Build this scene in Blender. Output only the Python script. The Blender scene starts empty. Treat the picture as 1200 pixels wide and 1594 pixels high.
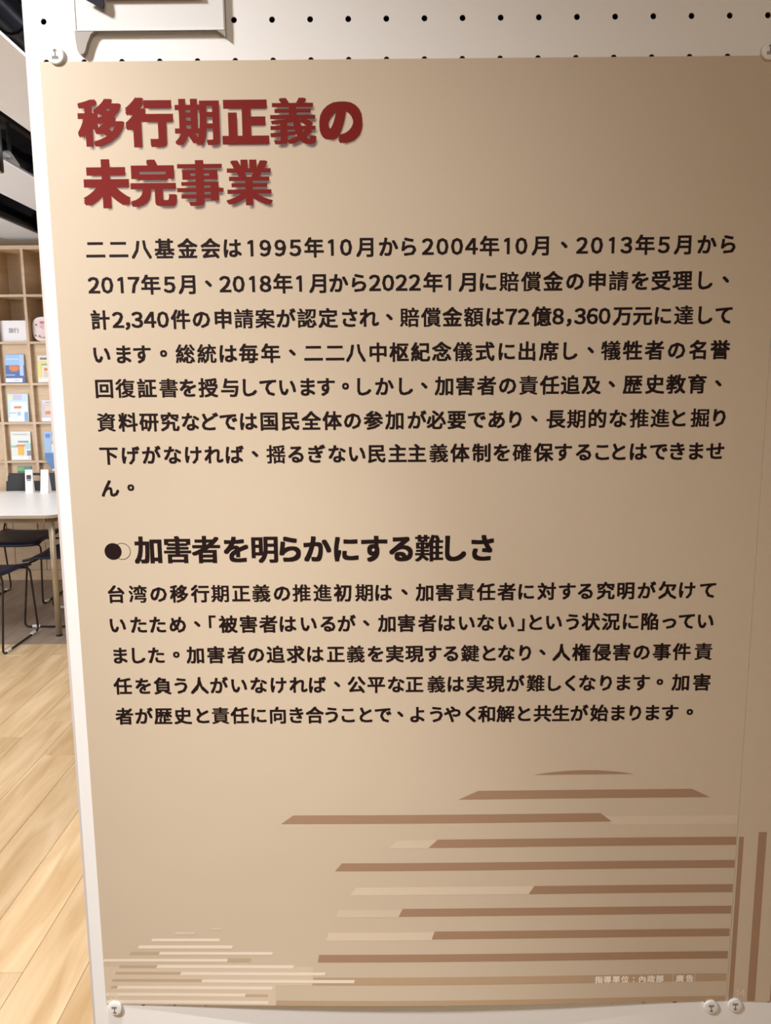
import bpy, math, random
from mathutils import Vector, Matrix

random.seed(7)
SC = bpy.context.scene
COL = SC.collection

# ------------------------------------------------------------------ camera
ZT = 1.7732            # height of the poster's top edge above the floor (m)
cam = bpy.data.cameras.new('camera')
cam.sensor_fit = 'VERTICAL'
cam.sensor_height = 36.0
cam.lens = 36.0 * 1250.0 / 1594.0
cam.clip_start = 0.02
camo = bpy.data.objects.new('camera', cam)
COL.objects.link(camo)
pitch, yaw, roll = -0.15982756, -0.00255098, -0.00781536
fwd = Vector((math.sin(yaw) * math.cos(pitch), math.cos(yaw) * math.cos(pitch), math.sin(pitch)))
rgt = Vector((math.cos(yaw), -math.sin(yaw), 0))
upv = rgt.cross(fwd)
c_, s_ = math.cos(roll), math.sin(roll)
r2 = rgt * c_ + upv * s_
u2 = upv * c_ - rgt * s_
camo.matrix_world = Matrix(((r2.x, u2.x, -fwd.x, 0.27337), (r2.y, u2.y, -fwd.y, -0.68576),
                            (r2.z, u2.z, -fwd.z, 1.52), (0, 0, 0, 1)))
SC.camera = camo

# ------------------------------------------------------------------ world, lights, exposure
w = bpy.data.worlds.new('world')
SC.world = w
w.use_nodes = True
w.node_tree.nodes['Background'].inputs[0].default_value = (1.0, 0.95, 0.9, 1)
w.node_tree.nodes['Background'].inputs[1].default_value = 0.03
SC.view_settings.view_transform = 'Standard'
SC.view_settings.look = 'None'
SC.view_settings.gamma = 1
SC.view_settings.exposure = 0.0
SC.view_settings.use_curve_mapping = False


def area(name, loc, size, power, col=(1, .95, .88), to=None, sy=None, spread=180):
    l = bpy.data.lights.new(name, 'AREA')
    l.energy = power
    l.color = col
    l.size = size
    if sy:
        l.shape = 'RECTANGLE'
        l.size_y = sy
    l.spread = math.radians(spread)
    o = bpy.data.objects.new(name, l)
    COL.objects.link(o)
    o.location = loc
    d = Vector(to) - Vector(loc) if to else Vector((0, 0, -1))
    o.rotation_euler = d.to_track_quat('-Z', 'Y').to_euler()
    return o


def spot(name, loc, to, power, ang, blend, col=(1, .95, .88), rad=.03):
    l = bpy.data.lights.new(name, 'SPOT')
    l.energy = power
    l.color = col
    l.spot_size = math.radians(ang)
    l.spot_blend = blend
    l.shadow_soft_size = rad
    o = bpy.data.objects.new(name, l)
    COL.objects.link(o)
    o.location = loc
    o.rotation_euler = (Vector(to) - Vector(loc)).to_track_quat('-Z', 'Y').to_euler()
    return o


spot('gallery_spot', (-.635, -.748, 2.339), (-.263, 0.0, 1.375), 137, 77.2, 1.0, (1, .985, .98), .10)
spot('gallery_spot_low', (.08, -.30, 2.55), (.27, -.120, .151), 135, 27, 1.0, (1, .98, .95), .012)
area('room_panel_near', (-.85, .95, 2.5), .4, 48, (1, .97, .92))
area('room_panel_mid', (-.45, 3.2, 2.85), .35, 82, (.97, .98, 1.0), sy=2.2)
area('room_panel_far', (-3.6, 3.4, 2.75), .5, 26, (.97, .98, 1.0), sy=2.2)
area('side_fill', (-4.5, 2.6, 1.5), 2.4, 170, (.92, .96, 1.0), (-1.0, 4.5, 2.1), sy=1.6)  # added cool fill to lift the baffles and shelf; the wall has no window
area('poster_fill_behind', (.6, -2.2, 2.6), 1.2, 13, (1, .86, .72), (.3, 0, 1.2))  # unseen warm fill added to light the poster from behind the camera

# ------------------------------------------------------------------ material helpers
def lin(c):
    c /= 255.0
    return c / 12.92 if c <= 0.04045 else ((c + 0.055) / 1.055) ** 2.4


def rgb(r, g, b):
    return (lin(r), lin(g), lin(b), 1)


def mat(name, col, rough=.6, metal=0, alpha=1, spec=.5, noise=None, bump=None, trans=0, coat=0):
    m = bpy.data.materials.new(name)
    m.use_nodes = True
    nt = m.node_tree
    b = nt.nodes['Principled BSDF']
    b.inputs['Base Color'].default_value = col
    b.inputs['Roughness'].default_value = rough
    b.inputs['Metallic'].default_value = metal
    b.inputs['Specular IOR Level'].default_value = spec
    b.inputs['Alpha'].default_value = alpha
    b.inputs['Transmission Weight'].default_value = trans
    b.inputs['Coat Weight'].default_value = coat
    tc = nt.nodes.new('ShaderNodeTexCoord')
    if noise:
        scale, amt, stretch = noise[0], noise[1], noise[2]
        mp = nt.nodes.new('ShaderNodeMapping')
        mp.inputs['Scale'].default_value = stretch
        nt.links.new(tc.outputs['Object'], mp.inputs[0])
        n = nt.nodes.new('ShaderNodeTexNoise')
        n.inputs['Scale'].default_value = scale
        n.inputs['Detail'].default_value = 5
        nt.links.new(mp.outputs[0], n.inputs['Vector'])
        mx = nt.nodes.new('ShaderNodeMix')
        mx.data_type = 'RGBA'
        mx.inputs[6].default_value = tuple(min(1, v * (1 - amt)) for v in col[:3]) + (1,)
        mx.inputs[7].default_value = tuple(min(1, v * (1 + amt)) for v in col[:3]) + (1,)
        nt.links.new(n.outputs[0], mx.inputs[0])
        nt.links.new(mx.outputs[2], b.inputs['Base Color'])
    if bump:
        n2 = nt.nodes.new('ShaderNodeTexNoise')
        n2.inputs['Scale'].default_value = bump[0]
        n2.inputs['Detail'].default_value = 2
        nt.links.new(tc.outputs['Object'], n2.inputs['Vector'])
        bp = nt.nodes.new('ShaderNodeBump')
        bp.inputs['Strength'].default_value = 1
        bp.inputs['Distance'].default_value = bump[1]
        nt.links.new(n2.outputs[0], bp.inputs['Height'])
        nt.links.new(bp.outputs[0], b.inputs['Normal'])
    return m


def wood_mat(name, c1, c2, stretch, vary=.12, rough=.35):
    """planked / veneered wood: stretched grain, each piece a little different (Object Info random)"""
    m = bpy.data.materials.new(name)
    m.use_nodes = True
    nt = m.node_tree
    N, L = nt.nodes, nt.links
    b = N['Principled BSDF']
    b.inputs['Roughness'].default_value = rough
    tc = N.new('ShaderNodeTexCoord')
    oi = N.new('ShaderNodeObjectInfo')
    add = N.new('ShaderNodeVectorMath')
    add.operation = 'ADD'
    mul = N.new('ShaderNodeMath')
    mul.operation = 'MULTIPLY'
    mul.inputs[1].default_value = 37
    L.new(oi.outputs['Random'], mul.inputs[0])
    geo = N.new('ShaderNodeNewGeometry')
    L.new(geo.outputs['Position'], add.inputs[0])
    L.new(mul.outputs[0], add.inputs[1])
    mp = N.new('ShaderNodeMapping')
    mp.inputs['Scale'].default_value = stretch
    L.new(add.outputs[0], mp.inputs[0])
    n = N.new('ShaderNodeTexNoise')
    n.inputs['Scale'].default_value = 6
    n.inputs['Detail'].default_value = 6
    n.inputs['Distortion'].default_value = .6
    L.new(mp.outputs[0], n.inputs['Vector'])
    cr = N.new('ShaderNodeValToRGB')
    cr.color_ramp.elements[0].position = .3
    cr.color_ramp.elements[0].color = c1
    cr.color_ramp.elements[1].position = .7
    cr.color_ramp.elements[1].color = c2
    L.new(n.outputs[0], cr.inputs[0])
    hs = N.new('ShaderNodeHueSaturation')
    mr = N.new('ShaderNodeMapRange')
    mr.inputs['To Min'].default_value = 1 - vary
    mr.inputs['To Max'].default_value = 1 + vary
    L.new(oi.outputs['Random'], mr.inputs['Value'])
    L.new(mr.outputs[0], hs.inputs['Value'])
    L.new(cr.outputs[0], hs.inputs['Color'])
    L.new(hs.outputs[0], b.inputs['Base Color'])
    return m


M = dict(
    board=mat('white_board', (.86, .85, .835, 1), .5, bump=(900, .00002)),
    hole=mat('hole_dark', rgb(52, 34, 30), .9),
    frame=mat('frame_metal', rgb(205, 196, 192), .45),
    gap_shade=mat('gap_shade_dark', rgb(50, 44, 46), .8),  # dark tone for the shade in the gap behind the sheet edge
    edge=mat('board_edge', rgb(214, 206, 202), .6),
    paper=mat('poster_paper', (.585, .482, .362, 1), .42, spec=.45, noise=(2.2, .03, (1, 1, 1)), bump=(9, .0006)),
    ink=mat('black_ink', rgb(32, 18, 17), .6, spec=.15),
    red=mat('red_ink', (.185, .0145, .0115, 1), .65, spec=.12),
    bar=mat('brown_ink', (.365, .228, .142, 1), .42),
    bar2=mat('tan_ink', (.47, .33, .21, 1), .42),
    lbar=mat('pale_ink', (.68, .56, .43, 1), .42),
    lbar2=mat('faint_pale_ink', (.65, .53, .40, 1), .42),
    wline=mat('cream_ink', (.80, .70, .58, 1), .42),
    tline=mat('olive_tan_ink', (.50, .39, .26, 1), .42),
    foot=mat('caption_ink', (.93, .84, .72, 1), .42),
    foot2=mat('number_ink', (.72, .60, .45, 1), .42),
    acry=mat('milky_acrylic', (.86, .86, .85, 1), .3, alpha=.88),
    disc=mat('milky_plastic', (.88, .87, .85, 1), .3, alpha=.93),
    discp=mat('disc_print', rgb(112, 104, 98), .6),
    hookm=mat('grey_plastic', rgb(158, 150, 142), .5),
    navyc=mat('navy_cloth', rgb(17, 17, 34), .8, noise=(300, .3, (1, 1, 1))),
    brownc=mat('brown_board', rgb(120, 80, 60), .7),
    shelf=wood_mat('birch_wood', rgb(194, 166, 134), rgb(206, 180, 150), (1, 1, 6), .03, .5),
    shelfb=wood_mat('pale_back_board', rgb(222, 204, 180), rgb(230, 214, 192), (1, 1, 6), .02, .6),
    plank=wood_mat('light_oak', rgb(196, 162, 118), rgb(228, 200, 162), (3, .35, 1), .10, .3),
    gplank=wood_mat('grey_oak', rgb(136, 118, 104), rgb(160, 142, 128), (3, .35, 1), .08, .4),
    sub=mat('floor_gap', rgb(140, 114, 84), .9),
    wall=mat('warm_wall', rgb(205, 185, 160), .9, noise=(2, .04, (1, 1, 1))),
    black=mat('black_ceiling', rgb(22, 21, 25), .9, noise=(5, .4, (1, 1, 1))),
    baffle=mat('white_baffle', rgb(236, 240, 248), .55, noise=(3, .03, (1, 1, 1))),
    bedge=mat('baffle_edge', rgb(120, 112, 112), .6),
    duct=mat('dark_duct', rgb(40, 46, 58), .35, metal=.5),
    pipem=mat('grey_pipe', rgb(92, 92, 90), .6),
    lampm=mat('lamp_housing', rgb(35, 33, 36), .5),
    lampw=mat('lamp_white', rgb(190, 186, 180), .5),
    ttop=mat('white_laminate', rgb(244, 243, 242), .35),
    tedge=mat('table_edge', rgb(176, 160, 142), .5),
    tleg=mat('table_leg', rgb(176, 160, 136), .35, metal=.4),
    wire=mat('black_wire', rgb(28, 20, 20), .4),
    seat=mat('navy_seat', rgb(26, 28, 52), .5),
    back=mat('black_back', rgb(26, 23, 25), .6),
    glide=mat('white_glide', rgb(225, 220, 215), .4),
    white=mat('white_card', rgb(238, 236, 240), .5),
    grey=mat('grey_print', rgb(110, 108, 112), .6),
    dgrey=mat('dark_print', rgb(62, 60, 66), .6),
)
_mc = {}


def cm(r, g, b):
    k = (r, g, b)
    if k not in _mc:
        _mc[k] = mat('print_%02x%02x%02x' % k, rgb(r, g, b), .45)
    return _mc[k]


# shadow ink of the printed title: three feathered layers of see-through ink
M['shade'] = mat('title_shadow_ink', rgb(150, 132, 128), .6, alpha=.17)

# ------------------------------------------------------------------ mesh helpers
def link(name, me, parent=None):
    o = bpy.data.objects.new(name, me)
    COL.objects.link(o)
    if parent:
        o.parent = parent
    return o


def tag(o, label=None, cat=None, group=None, kind=None):
    if label: o['label'] = label
    if cat: o['category'] = cat
    if group: o['group'] = group
    if kind: o['kind'] = kind
    return o


def empty(name, loc=(0, 0, 0), rz=0):
    o = bpy.data.objects.new(name, None)
    o.empty_display_size = .05
    COL.objects.link(o)
    o.location = loc
    o.rotation_euler = (0, 0, rz)
    return o


class MB:
    def __init__(s):
        s.v, s.f, s.mi, s.mats = [], [], [], []

    def _m(s, m):
        if m not in s.mats: s.mats.append(m)
        return s.mats.index(m)

    def add(s, vs, fs, m=None):
        n = len(s.v)
        s.v += [tuple(v) for v in vs]
        s.f += [tuple(i + n for i in f) for f in fs]
        s.mi += [s._m(m) if m else 0] * len(fs)
        return s

    def box(s, x0, x1, y0, y1, z0, z1, m=None, bev=0):
        if bev <= 0:
            vs = [(x, y, z) for x in (x0, x1) for y in (y0, y1) for z in (z0, z1)]
            fs = [(0, 1, 3, 2), (4, 6, 7, 5), (0, 4, 5, 1), (2, 3, 7, 6), (0, 2, 6, 4), (1, 5, 7, 3)]
            return s.add(vs, fs, m)
        # box with its four long (y-facing outline) edges chamfered
        b = bev
        pts = [(x0 + b, z0), (x1 - b, z0), (x1, z0 + b), (x1, z1 - b), (x1 - b, z1), (x0 + b, z1), (x0, z1 - b), (x0, z0 + b)]
        return s.prism([(p[0], p[1]) for p in pts], y0, y1, m)

    def prism(s, pts, y0, y1, m=None):
        """outline pts in x,z; extruded along y"""
        n = len(pts)
        vs = [(p[0], y0, p[1]) for p in pts] + [(p[0], y1, p[1]) for p in pts]
        fs = [tuple(range(n)), tuple(range(2 * n - 1, n - 1, -1))]
        fs += [(i, i + n, (i + 1) % n + n, (i + 1) % n) for i in range(n)]
        return s.add(vs, fs, m)

    def prismz(s, pts, z0, z1, m=None):
        n = len(pts)
        vs = [(p[0], p[1], z0) for p in pts] + [(p[0], p[1], z1) for p in pts]
        fs = [tuple(range(n - 1, -1, -1)), tuple(range(n, 2 * n))]
        fs += [(i, (i + 1) % n, (i + 1) % n + n, i + n) for i in range(n)]
        return s.add(vs, fs, m)

    def tube(s, pts, r, n=8, m=None):
        P = [Vector(p) for p in pts]
        rings = []
        for i, p in enumerate(P):
            t = (P[min(i + 1, len(P) - 1)] - P[max(i - 1, 0)]).normalized()
            a = Vector((0, 0, 1)) if abs(t.z) < .9 else Vector((1, 0, 0))
            u = t.cross(a).normalized()
            w_ = t.cross(u)
            rings.append([p + (u * math.cos(2 * math.pi * k / n) + w_ * math.sin(2 * math.pi * k / n)) * r for k in range(n)])
        vs = [v for rg in rings for v in rg]
        fs = []
        for i in range(len(P) - 1):
            for k in range(n):
                fs.append((i * n + k, i * n + (k + 1) % n, (i + 1) * n + (k + 1) % n, (i + 1) * n + k))
        fs.append(tuple(range(n - 1, -1, -1)))
        fs.append(tuple((len(P) - 1) * n + k for k in range(n)))
        return s.add(vs, fs, m)

    def mesh(s, name, m=None):
        me = bpy.data.meshes.new(name)
        me.from_pydata(s.v, [], s.f)
        if m: me.materials.append(m)
        else:
            for k in s.mats: me.materials.append(k)
            me.polygons.foreach_set('material_index', s.mi)
        me.update()
        return me

    def build(s, name, m=None, parent=None):
        return link(name, s.mesh(name, m), parent)


def rrect(x0, x1, z0, z1, r, n=5):
    pts = []
    for cx, cz, a0 in ((x1 - r, z1 - r, 0), (x0 + r, z1 - r, 90), (x0 + r, z0 + r, 180), (x1 - r, z0 + r, 270)):
        for k in range(n + 1):
            a = math.radians(a0 + 90 * k / n)
            pts.append((cx + r * math.cos(a), cz + r * math.sin(a)))
    return pts[::-1]


def smooth(o):
    for p in o.data.polygons: p.use_smooth = True
    return o


# ------------------------------------------------------------------ the room
fl = MB().box(-4.6, 2.6, -2.6, 6.2, -.05, -.006).build('floor', M['sub'])
tag(fl, kind='structure')
PW, PL, G = .16, 1.25, .0009


def plank_mesh(wd, ln, m):
    b = MB()
    ch = .001
    x0, x1, y0, y1 = G / 2, wd - G / 2, G / 2, ln - G / 2
    vs = [(x0, y0, -.006), (x1, y0, -.006), (x1, y1, -.006), (x0, y1, -.006),
          (x0, y0, -ch), (x1, y0, -ch), (x1, y1, -ch), (x0, y1, -ch),
          (x0 + ch, y0 + ch, 0), (x1 - ch, y0 + ch, 0), (x1 - ch, y1 - ch, 0), (x0 + ch, y1 - ch, 0)]
    fs = [(8, 9, 10, 11), (4, 5, 9, 8), (5, 6, 10, 9), (6, 7, 11, 10), (7, 4, 8, 11),
          (0, 1, 5, 4), (1, 2, 6, 5), (2, 3, 7, 6), (3, 0, 4, 7)]
    b.add(vs, fs)
    return b.mesh('plank', m)


cache = {}
YB = 3.90
for i in range(-21, 17):
    x = -1.172 + (i + 12) * PW - 12 * PW + .0
    off = random.choice((0, .31, .62, .9, 1.07))
    y = -1.3 - off
    while y < YB - .01:
        ln = min(PL, YB - y)
        if YB - (y + ln) < .12: ln = YB - y
        k = round(ln, 3)
        if k not in cache: cache[k] = plank_mesh(PW, ln, M['plank'])
        link('plank', cache[k], fl).location = (x, y, 0)
        y += ln
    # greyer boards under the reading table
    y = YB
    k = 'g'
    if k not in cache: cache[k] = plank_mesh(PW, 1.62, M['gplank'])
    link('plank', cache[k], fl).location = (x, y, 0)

wb = MB().box(-4.6, 2.6, 5.80, 5.92, 0, 3.3).build('wall_back', M['wall']); tag(wb, kind='structure')
wl = MB().box(-4.72, -4.6, -2.6, 5.92, 0, 3.3).build('wall_left', M['wall']); tag(wl, kind='structure')
wr = MB().box(2.6, 2.72, -2.6, 5.92, 0, 3.3).build('wall_right', M['wall']); tag(wr, kind='structure')
wf = MB().box(-4.72, 2.72, -2.72, -2.6, 0, 3.3).build('wall_front', M['wall']); tag(wf, kind='structure')
ce = MB().box(-4.72, 2.72, -2.72, 5.92, 3.3, 3.4).build('ceiling', M['black']); tag(ce, kind='structure')

tb_ = MB().box(-4.6, 2.6, 5.775, 5.80, 2.68, 3.3).build('trim_1', M['black']); tag(tb_, kind='structure')

# hanging white ceiling baffles, running away from the viewer
BAF = [(-.92 - .66 * k - .335, -.92 - .66 * k) for k in range(-1, 4)]
for n, (x0, x1) in enumerate(BAF):
    t = empty('ceiling_baffle', ((x0 + x1) / 2, 5.58, 2.6))
    h = (x1 - x0) / 2
    pts = [(p[0], p[1]) for p in rrect(-h, h, -6.6, 0, .09)]
    MB().prismz([(a, b) for a, b in pts], .0, .004).build('face_sheet', M['baffle'], t)
    MB().prismz([(a, b) for a, b in rrect(-h + .012, h - .012, -6.588, .010, .09)], .004, .022).build('stiffening_tray', M['bedge'], t)
    for yy in (-.6, -3.2, -5.8):
        MB().tube([(0, yy, .022), (0, yy, .70)], .004, 6).build('hanger_rod', M['lampm'], t)
    tag(t, ['white ceiling baffle hidden behind the display panel, right of the visible three',
            'wide white ceiling baffle nearest the display panel, at the top left corner',
            'middle white ceiling baffle between the black gaps left of the panel',
            'farthest left visible ceiling baffle, ending just above the bookshelf',
            'white ceiling baffle outside the frame, left of the visible three'][n], 'baffle', 'white baffles under the black ceiling')

# ducts and track lights in the black gaps
def duct(x, z, r, y0, y1, label):
    t = empty('ceiling_duct', (x, y0, z))
    smooth(MB().tube([(0, 0, 0), (0, y1 - y0, 0)], r, 16).build('pipe', M['duct'], t))
    yy = .4
    while yy < y1 - y0:
        MB().tube([(0, yy - .015, 0), (0, yy + .015, 0)], r + .008, 16).build('joint_band', M['duct'], t)
        yy += .9
    for yy in (.5, (y1 - y0) * .6):
        MB().tube([(0, yy, r), (0, yy, 3.3 - z)], .004, 6).build('hanger_rod', M['lampm'], t)
    tag(t, label, 'duct')


duct(-2.45, 2.74, .055, 1.0, 5.74, 'blue-grey round duct in the dark gap above the farthest baffle')
duct(-1.92, 2.86, .05, .5, 5.7, 'dark thin duct in the gap beside the middle baffle')
duct(-1.17, 2.93, .06, .5, 5.7, 'dark wide duct at the top left corner above the nearest baffle')


def cross_pipe(y, z, r, label):
    t = empty('cross_pipe', (-3.6, y, z))
    smooth(MB().tube([(0, 0, 0), (4.4, 0, 0)], r, 12).build('pipe', M['pipem'], t))
    for xx in (.6, 2.2, 3.8):
        MB().tube([(xx, 0, r), (xx, 0, 3.3 - z)], .004, 6).build('hanger_rod', M['lampm'], t)
    tag(t, label, 'pipe')


cross_pipe(4.25, 3.02, .035, 'grey pipe crossing the dark gap between the nearest and middle baffles')
cross_pipe(2.75, 3.06, .03, 'thin grey pipe crossing the black ceiling near the top left corner')


def track_light(x, y, z, label, white=False, k=1.0):
    t = empty('track_spotlight', (x, y, z))
    MB().box(-.018, .018, -.5, .5, .20, .225).build('track', M['lampm'], t)
    MB().tube([(0, 0, .20), (0, 0, .02)], .010, 8).build('stem', M['lampm'], t)
    can = smooth(MB().tube([(0, -.07 * k, .02 * k), (0, -.065 * k, .03 * k), (0, .06 * k, -.02 * k), (0, .068 * k, -.024 * k)], .042 * k, 14).build('lamp_can', M['lampw' if white else 'lampm'], t))
    MB().tube([(0, .068 * k, -.024 * k), (0, .074 * k, -.027 * k)], .034 * k, 14).build('lens', M['lampm'], can)
    for yy in (-.3, .3):
        MB().tube([(0, yy, .225), (0, yy, 3.3 - z)], .003, 6).build('hanger_rod', M['lampm'], t)
    tag(t, label, 'spotlight')


track_light(-1.757, 3.912, 2.72, 'pale track spotlight in the dark gap, left of the poster title', True, .7)

t = empty('hanging_downlight', (-1.545, 3.23, 2.5))
smooth(MB().tube([(0, 0, 0), (0, 0, .20)], .052, 24).build('lamp_can', M['lampm'], t))
MB().tube([(0, 0, -.004), (0, 0, 0)], .040, 20).build('lens', M['lampw'], t)
MB().tube([(0, 0, .20), (0, 0, .80)], .006, 8).build('stem', M['lampm'], t)
tag(t, 'black cylindrical downlight hanging at the left picture edge', 'downlight')

# ------------------------------------------------------------------ bookshelf
SX0, CW = -2.425 - .243 * 6, .243
SZ = [.03, .31, .62, .9385, 1.2345, 1.5285, 1.837, 2.1825, 2.529]
SY0, SY1 = 5.49, 5.765
NC = 10
bs = empty('bookshelf', (SX0 + CW * NC / 2, SY0, 0))
OX = bs.location.x


def bpart(name, x0, x1, y0, y1, z0, z1, m='shelf', par=None):
    b = MB().box(x0 - OX, x1 - OX, y0 - SY0, y1 - SY0, z0, z1)
    return b.build(name, M[m], par or bs)


for i in range(NC + 1):
    x = SX0 + i * CW
    bpart('upright', x - .010, x + .010, SY0, SY1, .08, 2.543)
for j, z in enumerate(SZ):
    if j == 0:
        bpart('plinth', SX0 - .01, SX0 + NC * CW + .01, SY0 + .012, SY1, 0, .08)
        continue
    for i in range(NC):
        x = SX0 + i * CW
        t = .014 if j == 8 else .009
        bpart('shelf', x + .0102, x + CW - .0102, SY0 + .0005, SY1 - .008, z - t, z + t)
bpart('back_panel', SX0, SX0 + NC * CW, SY1 - .008, SY1 + .002, .08, 2.54, 'shelfb')
for i in range(NC):
    x = SX0 + i * CW
    for j in (3, 4, 5):
        bpart('flap_door', x + .012, x + CW - .012, SY0 + .035, SY0 + .045, SZ[j] + .0095, SZ[j + 1] - .0105)
    d = bpart('flap_door', x + .012, x + CW - .012, SY0 + .035, SY0 + .045, SZ[2] + .0095, SZ[3] - .0105)
    d = bpart('cabinet_door', x + .012, x + CW - .012, SY0 + .004, SY0 + .020, .084, SZ[2] - .011)
    bpart('handle', x + CW - .05, x + CW - .04, SY0 - .008, SY0 + .004, .36, .46, 'shelf', d)
tag(bs, 'tall birch bookshelf of square cells with flap doors, left behind the panel', 'bookshelf')


def magazine(x0, x1, z0, z1, base, patches, label, name='magazine', y=None):
    y = SY0 + .012 if y is None else y
    t = empty(name, ((x0 + x1) / 2, y, z0))
    ww, h = (x1 - x0) / 2, z1 - z0
    tilt = math.radians(-4)
    t.rotation_euler = (tilt, 0, 0)
    MB().box(-ww, ww, -.0015, .0015, 0, h).build('pages', cm(235, 232, 226), t)
    cv = MB().box(-ww - .001, ww + .001, -.0021, -.0015, 0, h + .001).build('cover', cm(*base), t)
    for k, (a, b_, c, d, colr, nm) in enumerate(patches):
        MB().prism([(-ww + 2 * ww * a, h * c), (-ww + 2 * ww * b_, h * c), (-ww + 2 * ww * b_, h * d), (-ww + 2 * ww * a, h * d)],
                   -.0021 - .0003 * (k + 1), -.0021 - .0003 * k).build(nm, cm(*colr), cv)
    tag(t, label, 'magazine', 'magazines displayed on the bookshelf')
    return t


OR = (214, 120, 60)
magazine(-2.621, -2.477, 1.540, 1.752, (64, 96, 160), [
    (0, 1, .62, 1, (150, 190, 235), 'cover_picture'), (.05, .7, .82, .86, (190, 215, 240), 'title_line'),
    (.75, .95, .25, 1, (175, 200, 240), 'plastic_strip'), (.2, .72, .46, .60, OR, 'sticker'), (.3, .65, .40, .46, OR, 'sticker'),
    (.02, .5, .26, .29, (180, 195, 225), 'cover_picture'), (0, .88, .02, .16, (232, 234, 242), 'label_strip'), (.45, .7, .08, .1, (140, 140, 150), 'label_text')],
    'blue covered magazine on the bookshelf below the small white sign')
magazine(-2.374, -2.225, 1.540, 1.742, (228, 216, 190), [
    (0, 1, .82, .98, (222, 218, 208), 'cover_picture'), (.12, .9, .85, .93, (120, 122, 122), 'title_line'), (0, 1, .72, .8, (226, 212, 130), 'cover_picture'),
    (.2, .95, .64, .70, (120, 170, 140), 'cover_picture'), (0, .18, .2, .7, (222, 214, 130), 'cover_picture'),
    (.32, .95, .44, .54, OR, 'sticker'), (.3, 1, .2, .4, (205, 195, 190), 'cover_picture'), (0, 1, .02, .15, (225, 225, 230), 'label_strip')],
    'cream and yellow magazine on the bookshelf beside the panel edge, upper right')
magazine(-2.626, -2.471, 1.2445, 1.456, (190, 215, 232), [
    (.28, .7, .78, .98, (190, 185, 222), 'cover_picture'), (.06, .24, .78, .92, (222, 226, 130), 'cover_picture'),
    (.12, .95, .08, .72, (218, 228, 236), 'cover_picture'), (.45, .62, .22, .36, (160, 190, 215), 'cover_picture'), (.05, .4, .3, .34, (165, 180, 200), 'cover_picture'),
    (.3, .66, .48, .56, OR, 'sticker'), (.8, .97, .02, .35, (120, 165, 205), 'cover_picture'), (0, .8, .02, .14, (228, 236, 244), 'label_strip')],
    'pale blue magazine on the bookshelf, directly below the blue covered one')
magazine(-2.370, -2.225, 1.2445, 1.410, (198, 188, 190), [
    (.08, .9, .82, .97, (215, 208, 205), 'cover_picture'), (.2, .85, .86, .9, (150, 140, 145), 'title_line'), (.2, .9, .5, .7, (215, 200, 180), 'cover_picture'),
    (.2, .85, .34, .46, OR, 'sticker'), (.3, .75, .44, .48, OR, 'sticker'), (0, 1, .02, .18, (228, 226, 234), 'label_strip')],
    'small lilac grey magazine on the bookshelf beside the panel edge, middle right')
magazine(-2.625, -2.475, .9495, 1.168, (215, 220, 216), [
    (.05, .95, .86, .97, (210, 212, 210), 'cover_picture'), (.12, .85, .89, .92, (165, 170, 175), 'title_line'), (.35, .9, .62, .68, (130, 140, 145), 'title_line'),
    (.0, .35, .45, .52, (140, 180, 165), 'cover_picture'), (.7, 1, .4, .6, (170, 205, 205), 'cover_picture'), (.8, 1, .16, .34, (120, 125, 135), 'cover_picture'),
    (.34, .64, .18, .5, (226, 172, 40), 'cover_picture'), (.28, .7, .48, .55, OR, 'sticker'), (.02, .9, .02, .14, (230, 230, 238), 'label_strip')],
    'white magazine with a yellow tower picture, lowest of the left column')
t = magazine(-2.369, -2.225, .9495, 1.168, (150, 180, 215), [
    (.0, 1, .0, .25, (70, 120, 175), 'cover_picture'), (.08, .32, .78, .92, (90, 120, 200), 'title_line'),
    (.42, .8, .84, .97, (40, 40, 46), 'cover_picture'), (.5, .78, .66, .86, (205, 170, 150), 'cover_picture'), (.4, 1, .28, .62, (225, 230, 236), 'cover_picture'),
    (.38, .95, .56, .66, OR, 'sticker')],
    'blue magazine with a dark-haired portrait, its lower cover sliding off the shelf')
MB().prism([(-.068, .02), (.030, .02), (.066, -.068), (-.008, -.082)], -.024, -.0215).build('loose_cover', cm(78, 122, 178), t)
MB().prism([(-.012, -.070), (.060, -.060), (.064, -.074), (-.008, -.086)], -.0262, -.0242).build('loose_label', cm(228, 226, 232), t)
magazine(-2.595, -2.49, .648, .900, (60, 96, 84), [(0, .45, .86, .99, (96, 168, 88), 'cover_picture'), (.45, 1, .86, .99, (70, 130, 120), 'cover_picture')],
         'green topped magazine on the low shelf, behind the black chair back')
magazine(-2.865, -2.705, 1.2445, 1.45, (206, 190, 170), [(0, 1, .02, .14, (232, 232, 238), 'label_strip')],
         'beige magazine outside the photograph, one column left of the pale blue one')

# small sign in the shelf
t = empty('category_sign', (-2.548, SY0 + .05, 1.8465))
MB().box(-.104, .104, -.004, .0, 0, .158, None).build('sign_board', M['white'], t)
MB().box(-.104, .104, .0, .05, 0, .004).build('sign_foot', M['white'], t)
tag(t, 'white cardboard sign reading 旅行 in a bookshelf cell', 'sign')
sign_t = t

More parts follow.
